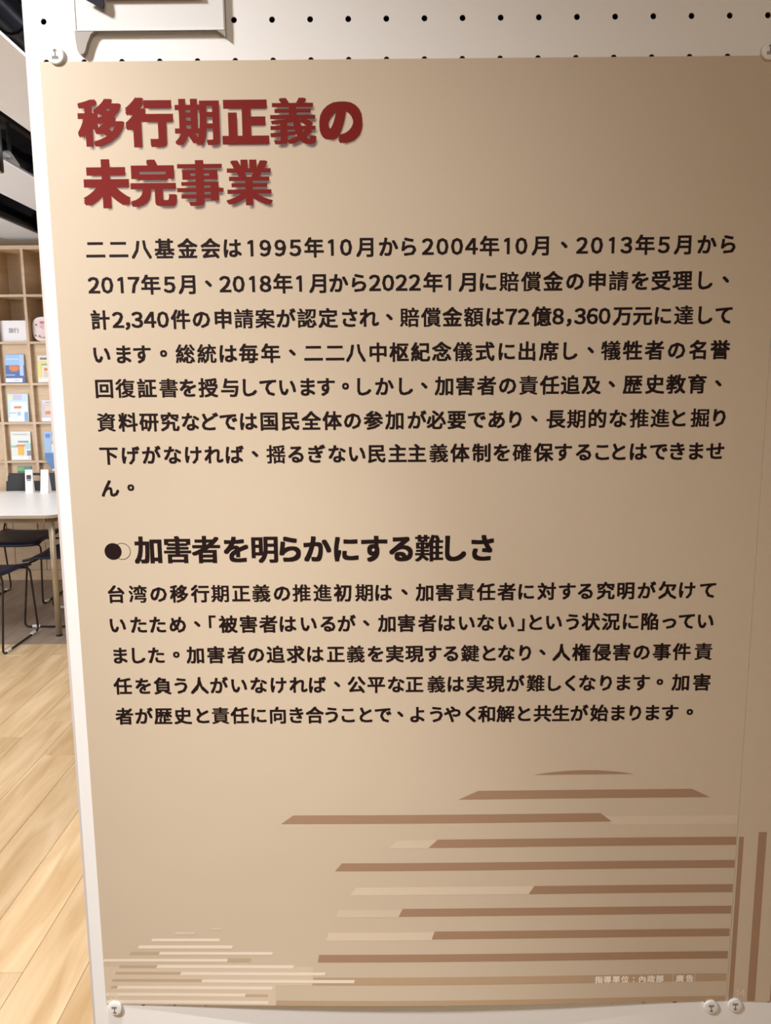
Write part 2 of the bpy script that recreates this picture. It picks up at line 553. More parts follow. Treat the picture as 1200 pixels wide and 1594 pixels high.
t = empty('rounded_sign', (-2.300, SY0 + .05, 1.8470))
pts = []
for k in range(40):
    a = 2 * math.pi * k / 40
    cxx, szz = math.cos(a), math.sin(a)
    e = .62
    px = math.copysign(abs(cxx) ** e, cxx) * .104
    pz = math.copysign(abs(szz) ** e, szz) * .092 + .092
    pts.append((px, pz))
MB().prism(pts[::-1], -.004, .008).build('sign_board', cm(236, 228, 232), t)
MB().prism([(a * .86, (b - .092) * .84 + .092) for a, b in pts][::-1], -.0046, -.004).build('inner_print', cm(232, 216, 214), t)
def blob(cx, cz, rx, rz, colr, y, n=14, nm='print_patch'):
    MB().prism([(cx + rx * math.cos(-2 * math.pi * k / n), cz + rz * math.sin(-2 * math.pi * k / n)) for k in range(n)], y - .0003, y).build(nm, cm(*colr), t)
blob(.0, .115, .055, .032, (222, 190, 200), -.0048)
blob(-.028, .142, .022, .010, (208, 104, 120), -.0054)
blob(-.005, .04, .062, .016, (176, 124, 70), -.005)
blob(-.03, .052, .02, .02, (228, 206, 206), -.0056)
blob(-.073, .125, .007, .007, (110, 60, 60), -.005)
blob(-.083, .045, .006, .006, (110, 60, 60), -.005)
blob(-.035, .11, .004, .004, (80, 50, 55), -.0056)
tag(t, 'rounded white sign with pink and brown print in a bookshelf cell', 'sign')

# ------------------------------------------------------------------ reading table
TX1, TX0, TY0, TY1, TZ = -1.685, -3.40, 3.985, 5.10, .762
tb = empty('reading_table', ((TX0 + TX1) / 2, (TY0 + TY1) / 2, 0))
hx, hy = (TX1 - TX0) / 2, (TY1 - TY0) / 2
top = MB().prismz([(a, b) for a, b in rrect(-hx, hx, -hy, hy, .07, 8)][::-1], TZ - .019, TZ - .0008, None)
top.build('table_edge', M['tedge'], tb)
MB().prismz([(a, b) for a, b in rrect(-hx + .0012, hx - .0012, -hy + .0012, hy - .0012, .07, 8)][::-1], TZ - .0008, TZ).build('tabletop', M['ttop'], tb)
for sx in (-1, 1):
    for sy in (-1, 1):
        lg = MB().tube([(sx * (hx - .062), sy * (hy - .075), .012), (sx * (hx - .062), sy * (hy - .075), TZ - .02)], .0185, 14)
        lo = smooth(lg.build('leg', M['tleg'], tb))
        MB().tube([(sx * (hx - .062), sy * (hy - .075), 0), (sx * (hx - .062), sy * (hy - .075), .012)], .0195, 14).build('foot_cap', M['wire'], lo)
for sy in (-1, 1):
    MB().box(-hx + .09, hx - .09, sy * (hy - .075) - .012, sy * (hy - .075) + .012, TZ - .055, TZ - .0195).build('apron', M['tleg'], tb)
for sx in (-1, 1):
    MB().box(sx * (hx - .062) - .012, sx * (hx - .062) + .012, -hy + .10, hy - .10, TZ - .055, TZ - .0195).build('apron', M['tleg'], tb)
tag(tb, 'long white topped reading table with beige metal legs beside the panel', 'table')


def tent(x, y, wd, h, lean, marks, label):
    t = empty('table_card', (x, y, TZ + .0005), math.radians(lean))
    a = .028
    vs = [(-wd / 2, -a, 0), (wd / 2, -a, 0), (wd / 2, 0, h), (-wd / 2, 0, h), (wd / 2, a, 0), (-wd / 2, a, 0)]
    MB().add(vs, [(0, 1, 2, 3), (3, 2, 4, 5), (0, 5, 4, 1), (0, 3, 5), (1, 4, 2)]).build('folded_card', M['white'], t)
    for (z0, z1, w0, mm) in marks:
        f = lambda z: -a * (1 - z / h) - .0006
        MB().add([(-w0, f(z0), z0), (w0, f(z0), z0), (w0, f(z1), z1), (-w0, f(z1), z1)], [(0, 1, 2, 3)]).build('printed_block', M[mm], t)
    tag(t, label, 'card')


tent(-2.278, 5.00, .050, .165, 8, [(.098, .128, .016, 'dgrey'), (.086, .096, .014, 'grey')], 'folded white table card with a dark printed block, on the table')
tent(-2.165, 5.00, .056, .165, -6, [], 'blank folded white table card nearest the panel edge')
tent(-2.56, 5.00, .056, .160, 3, [], 'blank folded white table card at the left picture edge')


# ------------------------------------------------------------------ chairs
def arc_path(pts, r=.03, n=4):
    out = [Vector(pts[0])]
    for i in range(1, len(pts) - 1):
        p, a, b = Vector(pts[i]), Vector(pts[i - 1]), Vector(pts[i + 1])
        d0, d1 = (a - p).normalized(), (b - p).normalized()
        s, e = p + d0 * r, p + d1 * r
        for k in range(n + 1):
            t_ = k / n
            out.append(s * (1 - t_) ** 2 + p * 2 * t_ * (1 - t_) + e * t_ ** 2)
    out.append(Vector(pts[-1]))
    return out


def make_chair(label):
    """front towards +y, origin on the floor"""
    t = empty('sled_chair')
    # seat shell: curved grid with waterfall front
    nx, ny = 8, 8
    vs = []
    for j in range(ny + 1):
        for i in range(nx + 1):
            x = -.215 + .43 * i / nx
            y = -.20 + .42 * j / ny
            edge = (abs(x) / .215) ** 4 * .012
            z = .445 + edge - .018 * max(0, (j / ny - .75) / .25) ** 2 + .012 * (1 - j / ny) ** 3
            x *= 1 - .06 * (j / ny < .1)
            vs.append((x, y, z))
    n1 = len(vs)
    vs += [(a, b, c - .016) for a, b, c in vs]
    fs = []
    W_ = nx + 1
    for j in range(ny):
        for i in range(nx):
            a = j * W_ + i
            fs.append((a, a + 1, a + W_ + 1, a + W_))
            fs.append((a + n1, a + n1 + W_, a + n1 + W_ + 1, a + n1 + 1))
    for i in range(nx):
        fs.append((i, i + n1, i + 1 + n1, i + 1))
        a = ny * W_ + i
        fs.append((a, a + 1, a + 1 + n1, a + n1))
    for j in range(ny):
        a = j * W_
        fs.append((a, a + W_, a + W_ + n1, a + n1))
        a += nx
        fs.append((a, a + n1, a + W_ + n1, a + W_))
    smooth(MB().add(vs, fs).build('seat', M['seat'], t))
    # backrest with a hand slot
    bk = MB()

    def bpt(x, z):
        return (x, -.205 - .20 * (z - .50) + .10 * (x * x), z)

    def bpiece(x0, x1, z0, z1, k=5):
        v = []
        for i in range(k + 1):
            x = x0 + (x1 - x0) * i / k
            for z in (z0, z1):
                p = bpt(x, z)
                v.append(p)
                v.append((p[0], p[1] - .010, p[2]))
        f = []
        for i in range(k):
            a = i * 4
            f += [(a, a + 4, a + 6, a + 2), (a + 1, a + 3, a + 7, a + 5), (a + 2, a + 6, a + 7, a + 3), (a, a + 1, a + 5, a + 4)]
        f += [(0, 2, 3, 1), (k * 4, k * 4 + 1, k * 4 + 3, k * 4 + 2)]
        bk.add(v, f)
    bpiece(-.205, .205, .56, .815)
    bpiece(-.195, -.07, .815, .855, 3)
    bpiece(.07, .195, .815, .855, 3)
    bpiece(-.190, .190, .855, .873)
    bk.build('backrest', M['back'], t)
    for s in (-1, 1):
        x = s * .215
        path = arc_path([(s * .17, .17, .42), (x, .19, .42), (x * 1.02, .235, .0065), (x * 1.02, -.235, .0065), (x, -.16, .42), (s * .185, -.255, .70)], .035, 4)
        smooth(MB().tube(path, .0065, 8).build('side_frame', M['wire'], t))
        for yy in (.16, -.17):
            MB().tube([(x * 1.02, yy - .024, .0105), (x * 1.02, yy + .024, .0105)], .0100, 8).build('glide', M['glide'], t)
    MB().tube([(-.17, .17, .42), (.17, .17, .42)], .0065, 8).build('cross_bar', M['wire'], t)
    MB().tube([(-.212, -.155, .40), (.212, -.155, .40)], .0065, 8).build('cross_bar', M['wire'], t)
    tag(t, label, 'chair', 'sled chairs around the reading table')
    return t


def copy_tree(o, parent=None):
    c = o.copy()
    COL.objects.link(c)
    if parent: c.parent = parent
    for ch in list(o.children):
        copy_tree(ch, c)
    return c


ch0 = make_chair('black backed sled chair on the far side of the table, its slotted backrest showing')
ch0.location = (-2.365, 5.00, 0); ch0.rotation_euler = (0, 0, math.pi)
for (x, y, rz, lab) in [
    (-1.80, 4.45, 90, 'navy sled chair pushed in at the table end, behind the nearest table leg'),
    (-2.140, 3.93, 0, 'navy sled chair on the near side of the table with white floor glides'),
    (-2.68, 3.90, 4, 'navy sled chair on the near side of the table at the left picture edge'),
]:
    c = copy_tree(ch0)
    c.location = (x, y, 0); c.rotation_euler = (0, 0, math.radians(rz)); c['label'] = lab

# ------------------------------------------------------------------ display panel with peg holes
dp = empty('display_panel', (.6, .03, 0))
PX1 = 1.30
HX0, PITCH, HR = .0053, .030, .00235


def lx(z):   # the sheet's left edge leans a hair
    v = ZT - z
    return -.0088 - .0033 * v


bd = MB()
nseg = 12
zrows = []
k = 2
z = ZT + .0296 + PITCH * 5
rows = [ZT + .0296 - PITCH * (k - 5) for k in range(0, 62)]
cols = [HX0 + PITCH * k for k in range(0, 43)]
H = PITCH / 2
OXp, OYp = .6, .03
for zi, zc in enumerate(rows):
    # rows fully covered by the poster keep plain sheet behind it
    covered = ZT - .02 > zc > ZT - .82
    for xc in cols:
        x0, x1, z0, z1 = xc - H, xc + H, zc - H, zc + H
        if xc == cols[0]:
            xa0, xa1 = lx(z0), lx(z1)
        else:
            xa0 = xa1 = x0
        corners = [(xa0, z0), (x1, z0), (x1, z1), (xa1, z1)]
        cv = [(a - OXp, -OYp, b) for a, b in corners]
        if covered and xc > .02:
            bd.add(cv, [(0, 1, 2, 3)], M['board'])
            continue
        ring = [(xc + HR * math.cos(2 * math.pi * (q_ + .5) / nseg - 3 * math.pi / 4 - math.pi / nseg), zc + HR * math.sin(2 * math.pi * (q_ + .5) / nseg - 3 * math.pi / 4 - math.pi / nseg)) for q_ in range(nseg)]
        vs = cv + [(a - OXp, -OYp, b) for a, b in ring] + [(a - OXp, -OYp + .0012, b) for a, b in ring]
        per = nseg // 4
        fs, ms = [], []
        for s in range(4):
            i0 = s * per
            idx = [4 + (i0 + q_) % nseg for q_ in range(per + 1)]
            fs.append((s, (s + 1) % 4) + tuple(reversed(idx)))
        bd.add(vs, fs, M['board'])
        n0 = len(bd.v) - nseg * 2
        wallf = [(n0 + q_, n0 + nseg + q_, n0 + nseg + (q_ + 1) % nseg, n0 + (q_ + 1) % nseg) for q_ in range(nseg)]
        bd.f += wallf
        bd.mi += [bd._m(M['edge'])] * nseg
ztop, zbot = rows[0] + H, rows[-1] - H
# sheet edge thickness on the left, top and bottom
bd.add([(lx(zbot) - OXp, -OYp, zbot), (lx(ztop) - OXp, -OYp, ztop), (lx(ztop) - OXp, -OYp + .0012, ztop), (lx(zbot) - OXp, -OYp + .0012, zbot)], [(0, 1, 2, 3)], M['edge'])
bd.build('pegboard_sheet', None, dp)
xr = cols[-1] + H
# dark strip for gap shade, dark sheet for hole shade, outer frame
def slab(name, y0, y1, xoff, m, z0=zbot, z1=ztop, xright=None):
    vs = []
    for y in (y0, y1):
        vs += [(lx(z0) + xoff - OXp, y - OYp, z0), ((xright or xr) - OXp, y - OYp, z0), ((xright or xr) - OXp, y - OYp, z1), (lx(z1) + xoff - OXp, y - OYp, z1)]
    return MB().add(vs, [(0, 1, 2, 3), (7, 6, 5, 4), (0, 4, 5, 1), (1, 5, 6, 2), (2, 6, 7, 3), (3, 7, 4, 0)]).build(name, m, dp)


slab('gap_shade', .0013, .0026, -.0002, M['gap_shade'], xright=lx(1.5) + .0045)  # dark strip painting in the shade of the open gap
slab('hole_shade_sheet', .012, .016, .002, M['hole'])  # added dark sheet that stands for the shade inside the peg holes
slab('frame_post', .0027, .034, -.0033, M['frame'], z0=0.02, z1=ztop + .01, xright=lx(1.5) + .006)
MB().box(xr - OXp, xr + .03 - OXp, 0 - OYp, .034 - OYp, .02, ztop + .01).build('frame_post', M['frame'], dp)
MB().box(lx(1) - OXp, xr - OXp, .002 - OYp, .034 - OYp, ztop, ztop + .02).build('top_rail', M['frame'], dp)
MB().box(lx(1) + .01 - OXp, xr - OXp, .004 - OYp, .034 - OYp, zbot - .03, zbot).build('bottom_rail', M['frame'], dp)
slab('back_sheet', .034, .036, 0, M['board'])
for x in (.03, xr - .05):
    MB().box(x - OXp, x + .04 - OXp, .0 - OYp, .40 - OYp, 0, .02).build('foot', M['frame'], dp)
tag(dp, 'large white perforated display panel standing in front of the reading room', 'panel')

# ------------------------------------------------------------------ poster
PWD, PHT = .5940, .8405


def lift(u, v):
    """how far the sheet stands off the board (m) at u,v in metres from its top-left corner"""
    a = max(0, min(1, u / PWD))
    b = max(0, min(1, v / PHT))
    bow = math.sin(math.pi * a) ** 1.3
    l = .0004 + .0062 * bow * b ** 7
    l += .0006 * math.sin(math.pi * a) ** 2 * (1 - math.cos(2 * math.pi * b * 3.2))
    l += .0003 * math.sin(9 * a + 5 * b) * math.sin(math.pi * a) * math.sin(math.pi * b)
    return l


def pt(u, v, off=0.0):
    """poster millimetres -> object coordinates (origin = bottom-left corner of the poster)"""
    pull = .0020 * math.sin(math.pi * max(0, min(1, u / 1000 / PWD))) * (v / 1000 / PHT) ** 6   # a bowed sheet draws its lower edge up
    return (u / 1000, -lift(u / 1000, v / 1000) - off, PHT - v / 1000 + pull)


def add_grid(mb, u0, u1, v0, v1, nu, nv, off, m=None, fn=pt):
    vs = [fn(u0 + (u1 - u0) * i / nu, v0 + (v1 - v0) * j / nv, off) for j in range(nv + 1) for i in range(nu + 1)]
    fs = [(j * (nu + 1) + i, (j + 1) * (nu + 1) + i, (j + 1) * (nu + 1) + i + 1, j * (nu + 1) + i + 1) for j in range(nv) for i in range(nu)]
    mb.add(vs, fs, m)


def make_sheet(t, fn=pt, nm='paper_sheet'):
    mb = MB()
    nu, nv = 60, 84
    add_grid(mb, 0, PWD * 1000, 0, PHT * 1000, nu, nv, 0, fn=fn)
    F = mb.v[:]
    n = len(F)
    Bk = [(a, b + .00025, c) for a, b, c in F]
    gf = mb.f[:]
    mb.add(Bk, [tuple(reversed(f)) for f in gf])
    W_ = nu + 1
    rim = [i for i in range(W_)] + [j * W_ + nu for j in range(1, nv + 1)] + [nv * W_ + i for i in range(nu - 1, -1, -1)] + [j * W_ for j in range(nv - 1, 0, -1)]
    for a, b in zip(rim, rim[1:] + rim[:1]):
        mb.add([F[a], F[b], Bk[b], Bk[a]], [(0, 1, 2, 3)])
    return smooth(mb.build(nm, M['paper'], t))


po = empty('exhibition_poster', (0, 0, ZT - PHT))
tag(po, 'large beige poster with red title and black Japanese text on the panel', 'poster')
make_sheet(po)

# ---- glyphs ----------------------------------------------------------------
_gl = {}


def glyph(ch, res):
    k = (ch, res)
    if k in _gl: return _gl[k]
    if ch == '１':      # a plain flagged figure one without a foot
        vs = [(.50, 0), (.585, 0), (.585, .733), (.515, .733), (.36, .64), (.36, .575), (.50, .635)]
        _gl[k] = (vs, [tuple(range(7))], .36, .585, 0, .733)
        return _gl[k]
    cu = bpy.data.curves.new('g', 'FONT')
    cu.body = ch
    cu.size = 1
    cu.resolution_u = res
    o = bpy.data.objects.new('g', cu)
    COL.objects.link(o)
    dg = bpy.context.evaluated_depsgraph_get()
    me = bpy.data.meshes.new_from_object(o.evaluated_get(dg))
    vs = [(v.co.x, v.co.y) for v in me.vertices]
    fs = [tuple(p.vertices) for p in me.polygons]
    bpy.data.objects.remove(o); bpy.data.curves.remove(cu); bpy.data.meshes.remove(me)
    xs = [v[0] for v in vs] or [0]
    ys = [v[1] for v in vs] or [0]
    _gl[k] = (vs, fs, min(xs), max(xs), min(ys), max(ys))
    return _gl[k]


FW = {str(d): chr(0xFF10 + d) for d in range(10)}
FW[','] = '，'
KANA = set('はからにをしいますがされでんなどありげければるぎことよのきせたためだうくやっさ')


def layout(s, res, bear=.13):
    """list of (glyph, cell_left_offset, ink_width, centre) with natural advances in em"""
    out, x = [], 0
    for ch in s:
        if ch == ' ':
            x += .4; continue
        g = glyph(FW.get(ch, ch), res)
        iw = g[3] - g[2]
        if ch.isdigit(): adv = .58
        elif ch == ',': adv = .30
        elif ch in KANA: adv = min(1.0, iw + bear)
        elif ch in '「」': adv = .5
        elif ch in '：': adv = 1.0
        else: adv = 1.0
        out.append([ch, g, x + adv / 2, iw])
        x += adv
    return out


RING4 = [(-1, -1), (1, -1), (1, 1), (-1, 1)]
RING9 = [(0, 0), (-1, 0), (1, 0), (0, 1), (0, -1), (-1, -1), (1, -1), (1, 1), (-1, 1)]


def text_line(s, u0, u1, v, em, m, parent, name='text_line', weight=.014, ring=RING4, res=2, off=.00014, anchors=None, shift=(0, 0), hscale=1, kw=1.0, fn=pt, wmap={}):
    lay = layout(s, res)
    # ink of the first / last glyph must land on u0 / u1
    first, last = lay[0], lay[-1]
    c0 = u0 + em * kw * first[3] / 2
    c1 = u1 - em * kw * last[3] / 2
    natural = [l[2] for l in lay]
    if len(lay) > 1:
        known = {0: c0, len(lay) - 1: c1}
        if anchors: known.update(anchors)
        ks = sorted(known)
        cen = [0] * len(lay)
        for a, b in zip(ks, ks[1:]):
            na, nb = natural[a], natural[b]
            # equal tracking between anchors on top of natural advances
            tr = ((known[b] - known[a]) - (nb - na) * em) / (b - a)
            for i in range(a, b + 1):
                cen[i] = known[a] + (natural[i] - na) * em + tr * (i - a)
    else:
        cen = [c0]
    mb = MB()
    wgt = weight
    for (ch, g, _, iw), cu_ in zip(lay, cen):
        vs, fs, x0, x1, y0, y1 = g
        gx = (x0 + x1) / 2
        yc = .383
        if ch in '、。': yc = (y0 + y1) / 2 - .02
        for q_, (dx, dy) in enumerate(ring):
            pv = []
            wx_, wy_ = wmap.get(ch, (wgt, wgt * .85))
            for a, b in vs:
                uu = cu_ + ((a - gx) * kw + dx * wx_) * em + shift[0]
                vv = v - ((b - yc) * hscale + dy * wy_) * em + shift[1]
                pv.append(fn(uu, vv, off + .000004 * q_))
            mb.add(pv, fs)
    return mb.build(name, m, parent)


# centre of each character on the sheet, in millimetres from its left edge
ANCH = {
 0: {5:129.7,7:162.5,10:199.3,11:214.7,12:228.5,13:240.9,14:256.3,15:275.8,16:292.4,17:308.0,20:343.8,21:358.5,22:372.7,23:384.6,24:400.1,25:419.7,26:434.4,29:470.7,30:486.1,31:501.5,32:516.9,33:536.9},
 1: {3:65.0,4:79.0,5:94.5,6:108.9,7:126.8,8:140.7,11:173.9,12:188.3,13:201.7,14:217.0,15:234.5,16:251.2,17:264.3,20:297.2,21:312.3,22:324.9,23:340.5,24:357.7,25:375.1,26:393.1,27:411.4,28:429.4,29:447.8,30:465.3,31:483.1,32:500.5,33:518.3,34:537.3},
 2: {1:50.2,3:66.1,5:87.6,6:102.2,7:119.6,8:137.7,9:155.0,10:172.6,11:190.2,12:207.5,13:225.1,14:243.1,15:259.3,16:276.1,17:292.9,18:310.6,19:328.4,20:346.0,21:364.0,22:377.3,23:387.6,24:402.5,25:416.3,27:434.5,29:454.9,30:469.8,31:486.6,32:503.5,33:520.8,34:538.8},
 3: {1:53.3,2:68.7,3:86.7,4:104.9,5:122.9,6:140.9,7:157.9,8:176.4,9:194.6,10:212.3,11:230.3,12:247.8,13:266.4,14:284.0,15:302.0,16:319.7,17:337.3,18:356.0,19:374.1,20:391.1,21:409.3,22:427.4,23:444.3,24:461.3,25:479.4,26:497.6,27:516.2,28:533.8},
 4: {1:52.8,2:71.1,3:89.5,4:105.7,5:122.8,6:141.0,7:158.0,8:173.2,9:189.8,10:206.9,11:222.3,12:238.7,13:254.5,14:271.6,15:289.7,16:305.1,17:321.7,18:339.6,19:357.5,20:375.3,21:392.9,22:410.6,23:428.2,24:445.8,25:463.0,26:480.6,27:499.4,28:517.1,29:534.9},
 5: {1:53.5,2:71.3,3:89.2,4:106.7,5:123.2,6:138.9,7:156.0,8:173.4,9:191.5,10:209.2,11:226.9,12:244.2,13:261.9,14:279.7,15:299.0,16:315.3,17:332.6,18:349.7,19:366.5,20:382.4,21:398.4,22:416.8,23:433.9,24:451.9,25:469.5,26:487.4,27:505.0,28:521.0,29:538.7},
 6: {1:54.2,2:72.0,3:90.1,4:107.7,5:125.2,6:143.1,7:160.5,8:178.3,9:195.4,10:213.2,11:230.7,12:247.8,13:264.5,14:282.3,15:298.9,16:317.5,17:335.5,18:353.8,19:371.1,20:388.4,21:406.9,22:423.7,23:441.0,24:457.0,25:471.2,26:487.9,27:505.1,28:521.1,29:537.2},
 8: {1:53.3,2:71.5,3:89.6,4:108.1,5:125.6,6:144.1,7:162.0,8:180.1,9:197.4,10:215.7,11:233.4,12:252.2,13:269.4,14:287.7,15:305.2,16:322.9,17:341.1,18:359.2,19:377.2,20:394.4,21:412.4,22:430.4,23:446.4,24:464.4,25:481.9,26:500.4,27:518.6,28:535.8},
 9: {1:52.4,2:69.3,3:87.0,4:104.3,5:117.7,6:131.7,7:149.6,8:167.2,9:184.6,10:203.0,11:219.9,12:236.6,13:253.8,14:271.9,15:289.3,16:307.6,17:325.0,18:342.6,19:359.3,20:377.4,21:390.6,22:403.5,23:419.6,24:436.0,25:452.2,26:469.8,27:487.4,28:504.3,29:521.6,30:536.8},
 10: {1:50.8,2:66.6,3:84.4,4:101.2,5:119.6,6:137.7,7:155.4,8:172.9,9:190.7,10:208.2,11:226.4,12:244.2,13:261.7,14:278.9,15:296.4,16:313.0,17:328.7,18:345.8,19:362.7,20:378.1,21:394.8,22:410.1,23:427.1,24:444.6,25:462.8,26:480.5,27:498.3,28:516.2,29:533.9},
 11: {1:53.3,2:70.7,3:87.1,4:103.8,5:121.4,6:139.3,7:156.9,8:174.6,9:192.4,10:209.5,11:227.1,12:244.5,13:262.1,14:280.0,15:296.3,16:315.9,17:333.3,18:350.9,19:368.8,20:386.8,21:404.7,22:421.7,23:435.7,24:451.0,25:467.7,26:483.4,27:499.5,28:515.8,29:534.2},
 12: {1:52.5,2:69.7,3:87.6,4:105.4,5:121.5,6:138.7,7:156.0,8:173.2,9:190.0,10:206.5,11:221.7,12:236.5,13:252.5,14:268.0,15:283.5,16:298.8,17:315.9,18:330.3,19:346.8,20:361.1,21:378.2,22:395.0,23:411.5,24:428.0,25:444.7,26:462.6,27:479.6,28:495.1,29:510.6,30:526.3},
 'S': {1:90.2,2:115.0,3:141.2,4:166.2,5:188.3,6:212.1,7:237.2,8:261.6,9:284.8,10:309.2,11:332.3},
 'T1': {1:84.6,2:123.0,3:161.7,4:200.0},
 'T2': {1:85.3,2:123.4},
}

# extra stroke weight (em) across and up per character: dense ones get thin horizontals
BODYW = {k: (.023, .015) for k in '書責請賠償償費費義推進難鍵額達儀犠獲認案資確揺業書導総統復掘期湾'}
HEADW = {'加': (.036, .030), '害': (.036, .017), '者': (.036, .022), 'を': (.034, .030), '明': (.034, .022), '難': (.028, .010)}
for k in 'らかにするしさ': HEADW[k] = (.036, .034)
TITW = {'移': (.038, .020), '行': (.046, .040), '期': (.034, .016), '正': (.048, .046), '義': (.034, .009), 'の': (.048, .044),
        '未': (.046, .042), '完': (.044, .024), '事': (.044, .010), '業': (.036, .010)}
# printed title: a feathered printed shadow under solid red letters
TITLES = [('移行期正義の', 28.6, 253.5, 45.6, 'T1'), ('未完事業', 29.9, 180.4, 92.2, 'T2')]
for s, a, b, v, kk in TITLES:
    for k in range(7):
        r_ = 0 if k == 0 else 1.15
        an_ = math.radians(60 * k)
        text_line(s, a, b, v, 37.2, M['shade'], po, 'title_shadow', 0, [(0, 0)], 3,   .00005 + .00001 * k, ANCH[kk],
                  shift=(2.1 + r_ * math.cos(an_), 2.7 + r_ * math.sin(an_)))
for s, a, b, v, kk in TITLES:
    text_line(s, a, b, v, 37.2, M['red'], po, 'title_line', .036, RING9, 5, .00016, ANCH[kk], wmap={k_: (a_ * 1.15, b_ * 1.12) for k_, (a_, b_) in TITW.items()})

BODY = [
    ('二二八基金会は1995年10月から2004年10月、2013年5月から', 27.7, 560.0, 143.3, {}),
    ('2017年5月、2018年1月から2022年1月に賠償金の申請を受理し、', 27.5, 556.3, 171.7, {}),
    ('計2,340件の申請案が認定され、賠償金額は72億8,360万元に達して', 28.0, 560.6, 199.8, {}),
    ('います。総統は毎年、二二八中枢紀念儀式に出席し、犠牲者の名誉', 28.3, 560.4, 228.1, {}),
    ('回復証書を授与しています。しかし、加害者の責任追及、歴史教育、', 28.1, 555.1, 256.3, {}),
    ('資料研究などでは国民全体の参加が必要であり、長期的な推進と掘り', 27.6, 560.1, 284.7, {}),
    ('下げがなければ、揺るぎない民主主義体制を確保することはできませ', 28.0, 560.6, 312.9, {}),
    ('ん。', 27.6, 55.2, 341.1, {}),
    ('台湾の移行期正義の推進初期は、加害責任者に対する究明が欠けて', 27.5, 560.5, 435.0, {}),
    ('いたため、「被害者はいるが、加害者はいない」という状況に陥ってい', 27.4, 560.2, 463.1, {}),
    ('ました。加害者の追求は正義を実現する鍵となり、人権侵害の事件責', 28.9, 560.6, 491.3, {}),
    ('任を負う人がいなければ、公平な正義は実現が難しくなります。加害', 27.1, 560.5, 519.9, {}),
    ('者が歴史と責任に向き合うことで、ようやく和解と共生が始まります。', 27.1, 546.6, 548.4, {}),
]
for i_, (s, a, b, v, an) in enumerate(BODY):
    text_line(s, a, b, v, 16.6, M['ink'], po, 'text_line', .028, RING4, 2, .00014, ANCH.get(i_), wmap=BODYW)
text_line('加害者を明らかにする難しさ', 53.3, 364.6, 395.5, 25.2, M['ink'], po, 'heading_line', .036, RING9, 4, .00014, ANCH['S'], wmap=HEADW)

# the dot and ring before the heading
mb = MB()
n = 40
mb.add([pt(33.9 + 7.4 * math.cos(2 * math.pi * k / n), 396.7 - 7.4 * math.sin(2 * math.pi * k / n), .00018) for k in range(n)], [tuple(range(n))])
mb.build('heading_dot', M['ink'], po)
mb = MB()
vs = [pt(41.8 + r * math.cos(2 * math.pi * k / n), 396.7 - r * math.sin(2 * math.pi * k / n), .00012) for k in range(n) for r in (7.4, 6.95)]
mb.add(vs, [(2 * k, (2 * k + 2) % (2 * n), (2 * k + 3) % (2 * n), 2 * k + 1) for k in range(n)])
mb.build('heading_ring', M['ink'], po)


def bar(lb, lt, rt, rb, vt, vb, m, name='printed_bar', off=.0001, fn=pt, parent=None):
    mb = MB()
    nn = max(2, int((max(rb, rt) - min(lb, lt)) / 9))
    vs = []
    for i in range(nn + 1):
        a = i / nn
        vs.append(fn(lt + (rt - lt) * a, vt, off))
        vs.append(fn(lb + (rb - lb) * a, vb, off))
    mb.add(vs, [(2 * i, 2 * i + 1, 2 * i + 3, 2 * i + 2) for i in range(nn)])
    return mb.build(name, M[m], parent or po)


# bars of the printed sunset drawing (millimetres on the sheet)
mb = MB()
nn = 20
vs = []
for i in range(nn + 1):
    a = i / nn
    u = 405 + 92 * a
    vs.append(pt(u, 607.4 - 4.2 * (1 - (2 * a - 1) ** 2), .0001))
    vs.append(pt(u, 607.4, .0001))
mb.add(vs, [(2 * i, 2 * i + 1, 2 * i + 3, 2 * i + 2) for i in range(nn)])
mb.build('printed_arc', M['bar'], po)
bar(336.4, 354.4, 550.1, 567.0, 622.3, 630.6, 'bar')
bar(173.5, 184.7, 466.9, 477.6, 645.4, 653.8, 'bar')
bar(478.6, 468.9, 593.6, 593.6, 648.6, 656.9, 'lbar2', off=.00007)
bar(308.9, 317.4, 593.5, 593.5, 670.0, 678.2, 'bar')
bar(272.2, 280.0, 317.4, 308.9, 670.6, 678.8, 'lbar2', off=.00007)
bar(222.2, 228.6, 593.5, 593.5, 693.4, 701.3, 'bar')
bar(402.4, 407.5, 593.2, 593.2, 718.0, 726.2, 'bar')
bar(235.1, 241.9, 407.5, 402.4, 718.0, 726.2, 'lbar', off=.00007)
bar(280.9, 284.8, 593.2, 593.2, 740.2, 748.2, 'bar')
bar(222.3, 225.1, 284.8, 280.9, 741.2, 749.0, 'lbar2', off=.00007)
bar(312.0, 314.6, 593.0, 593.0, 763.8, 771.8, 'bar')
bar(212.7, 215.0, 314.6, 312.0, 764.6, 773.0, 'lbar', off=.00007)
bar(204.2, 205.7, 592.8, 592.8, 787.4, 795.2, 'bar')
bar(198.6, 200.2, 592.8, 592.8, 811.0, 819.0, 'bar2')
bar(163.5, 164.3, 592.8, 592.8, 835.0, 840.3, 'bar2')
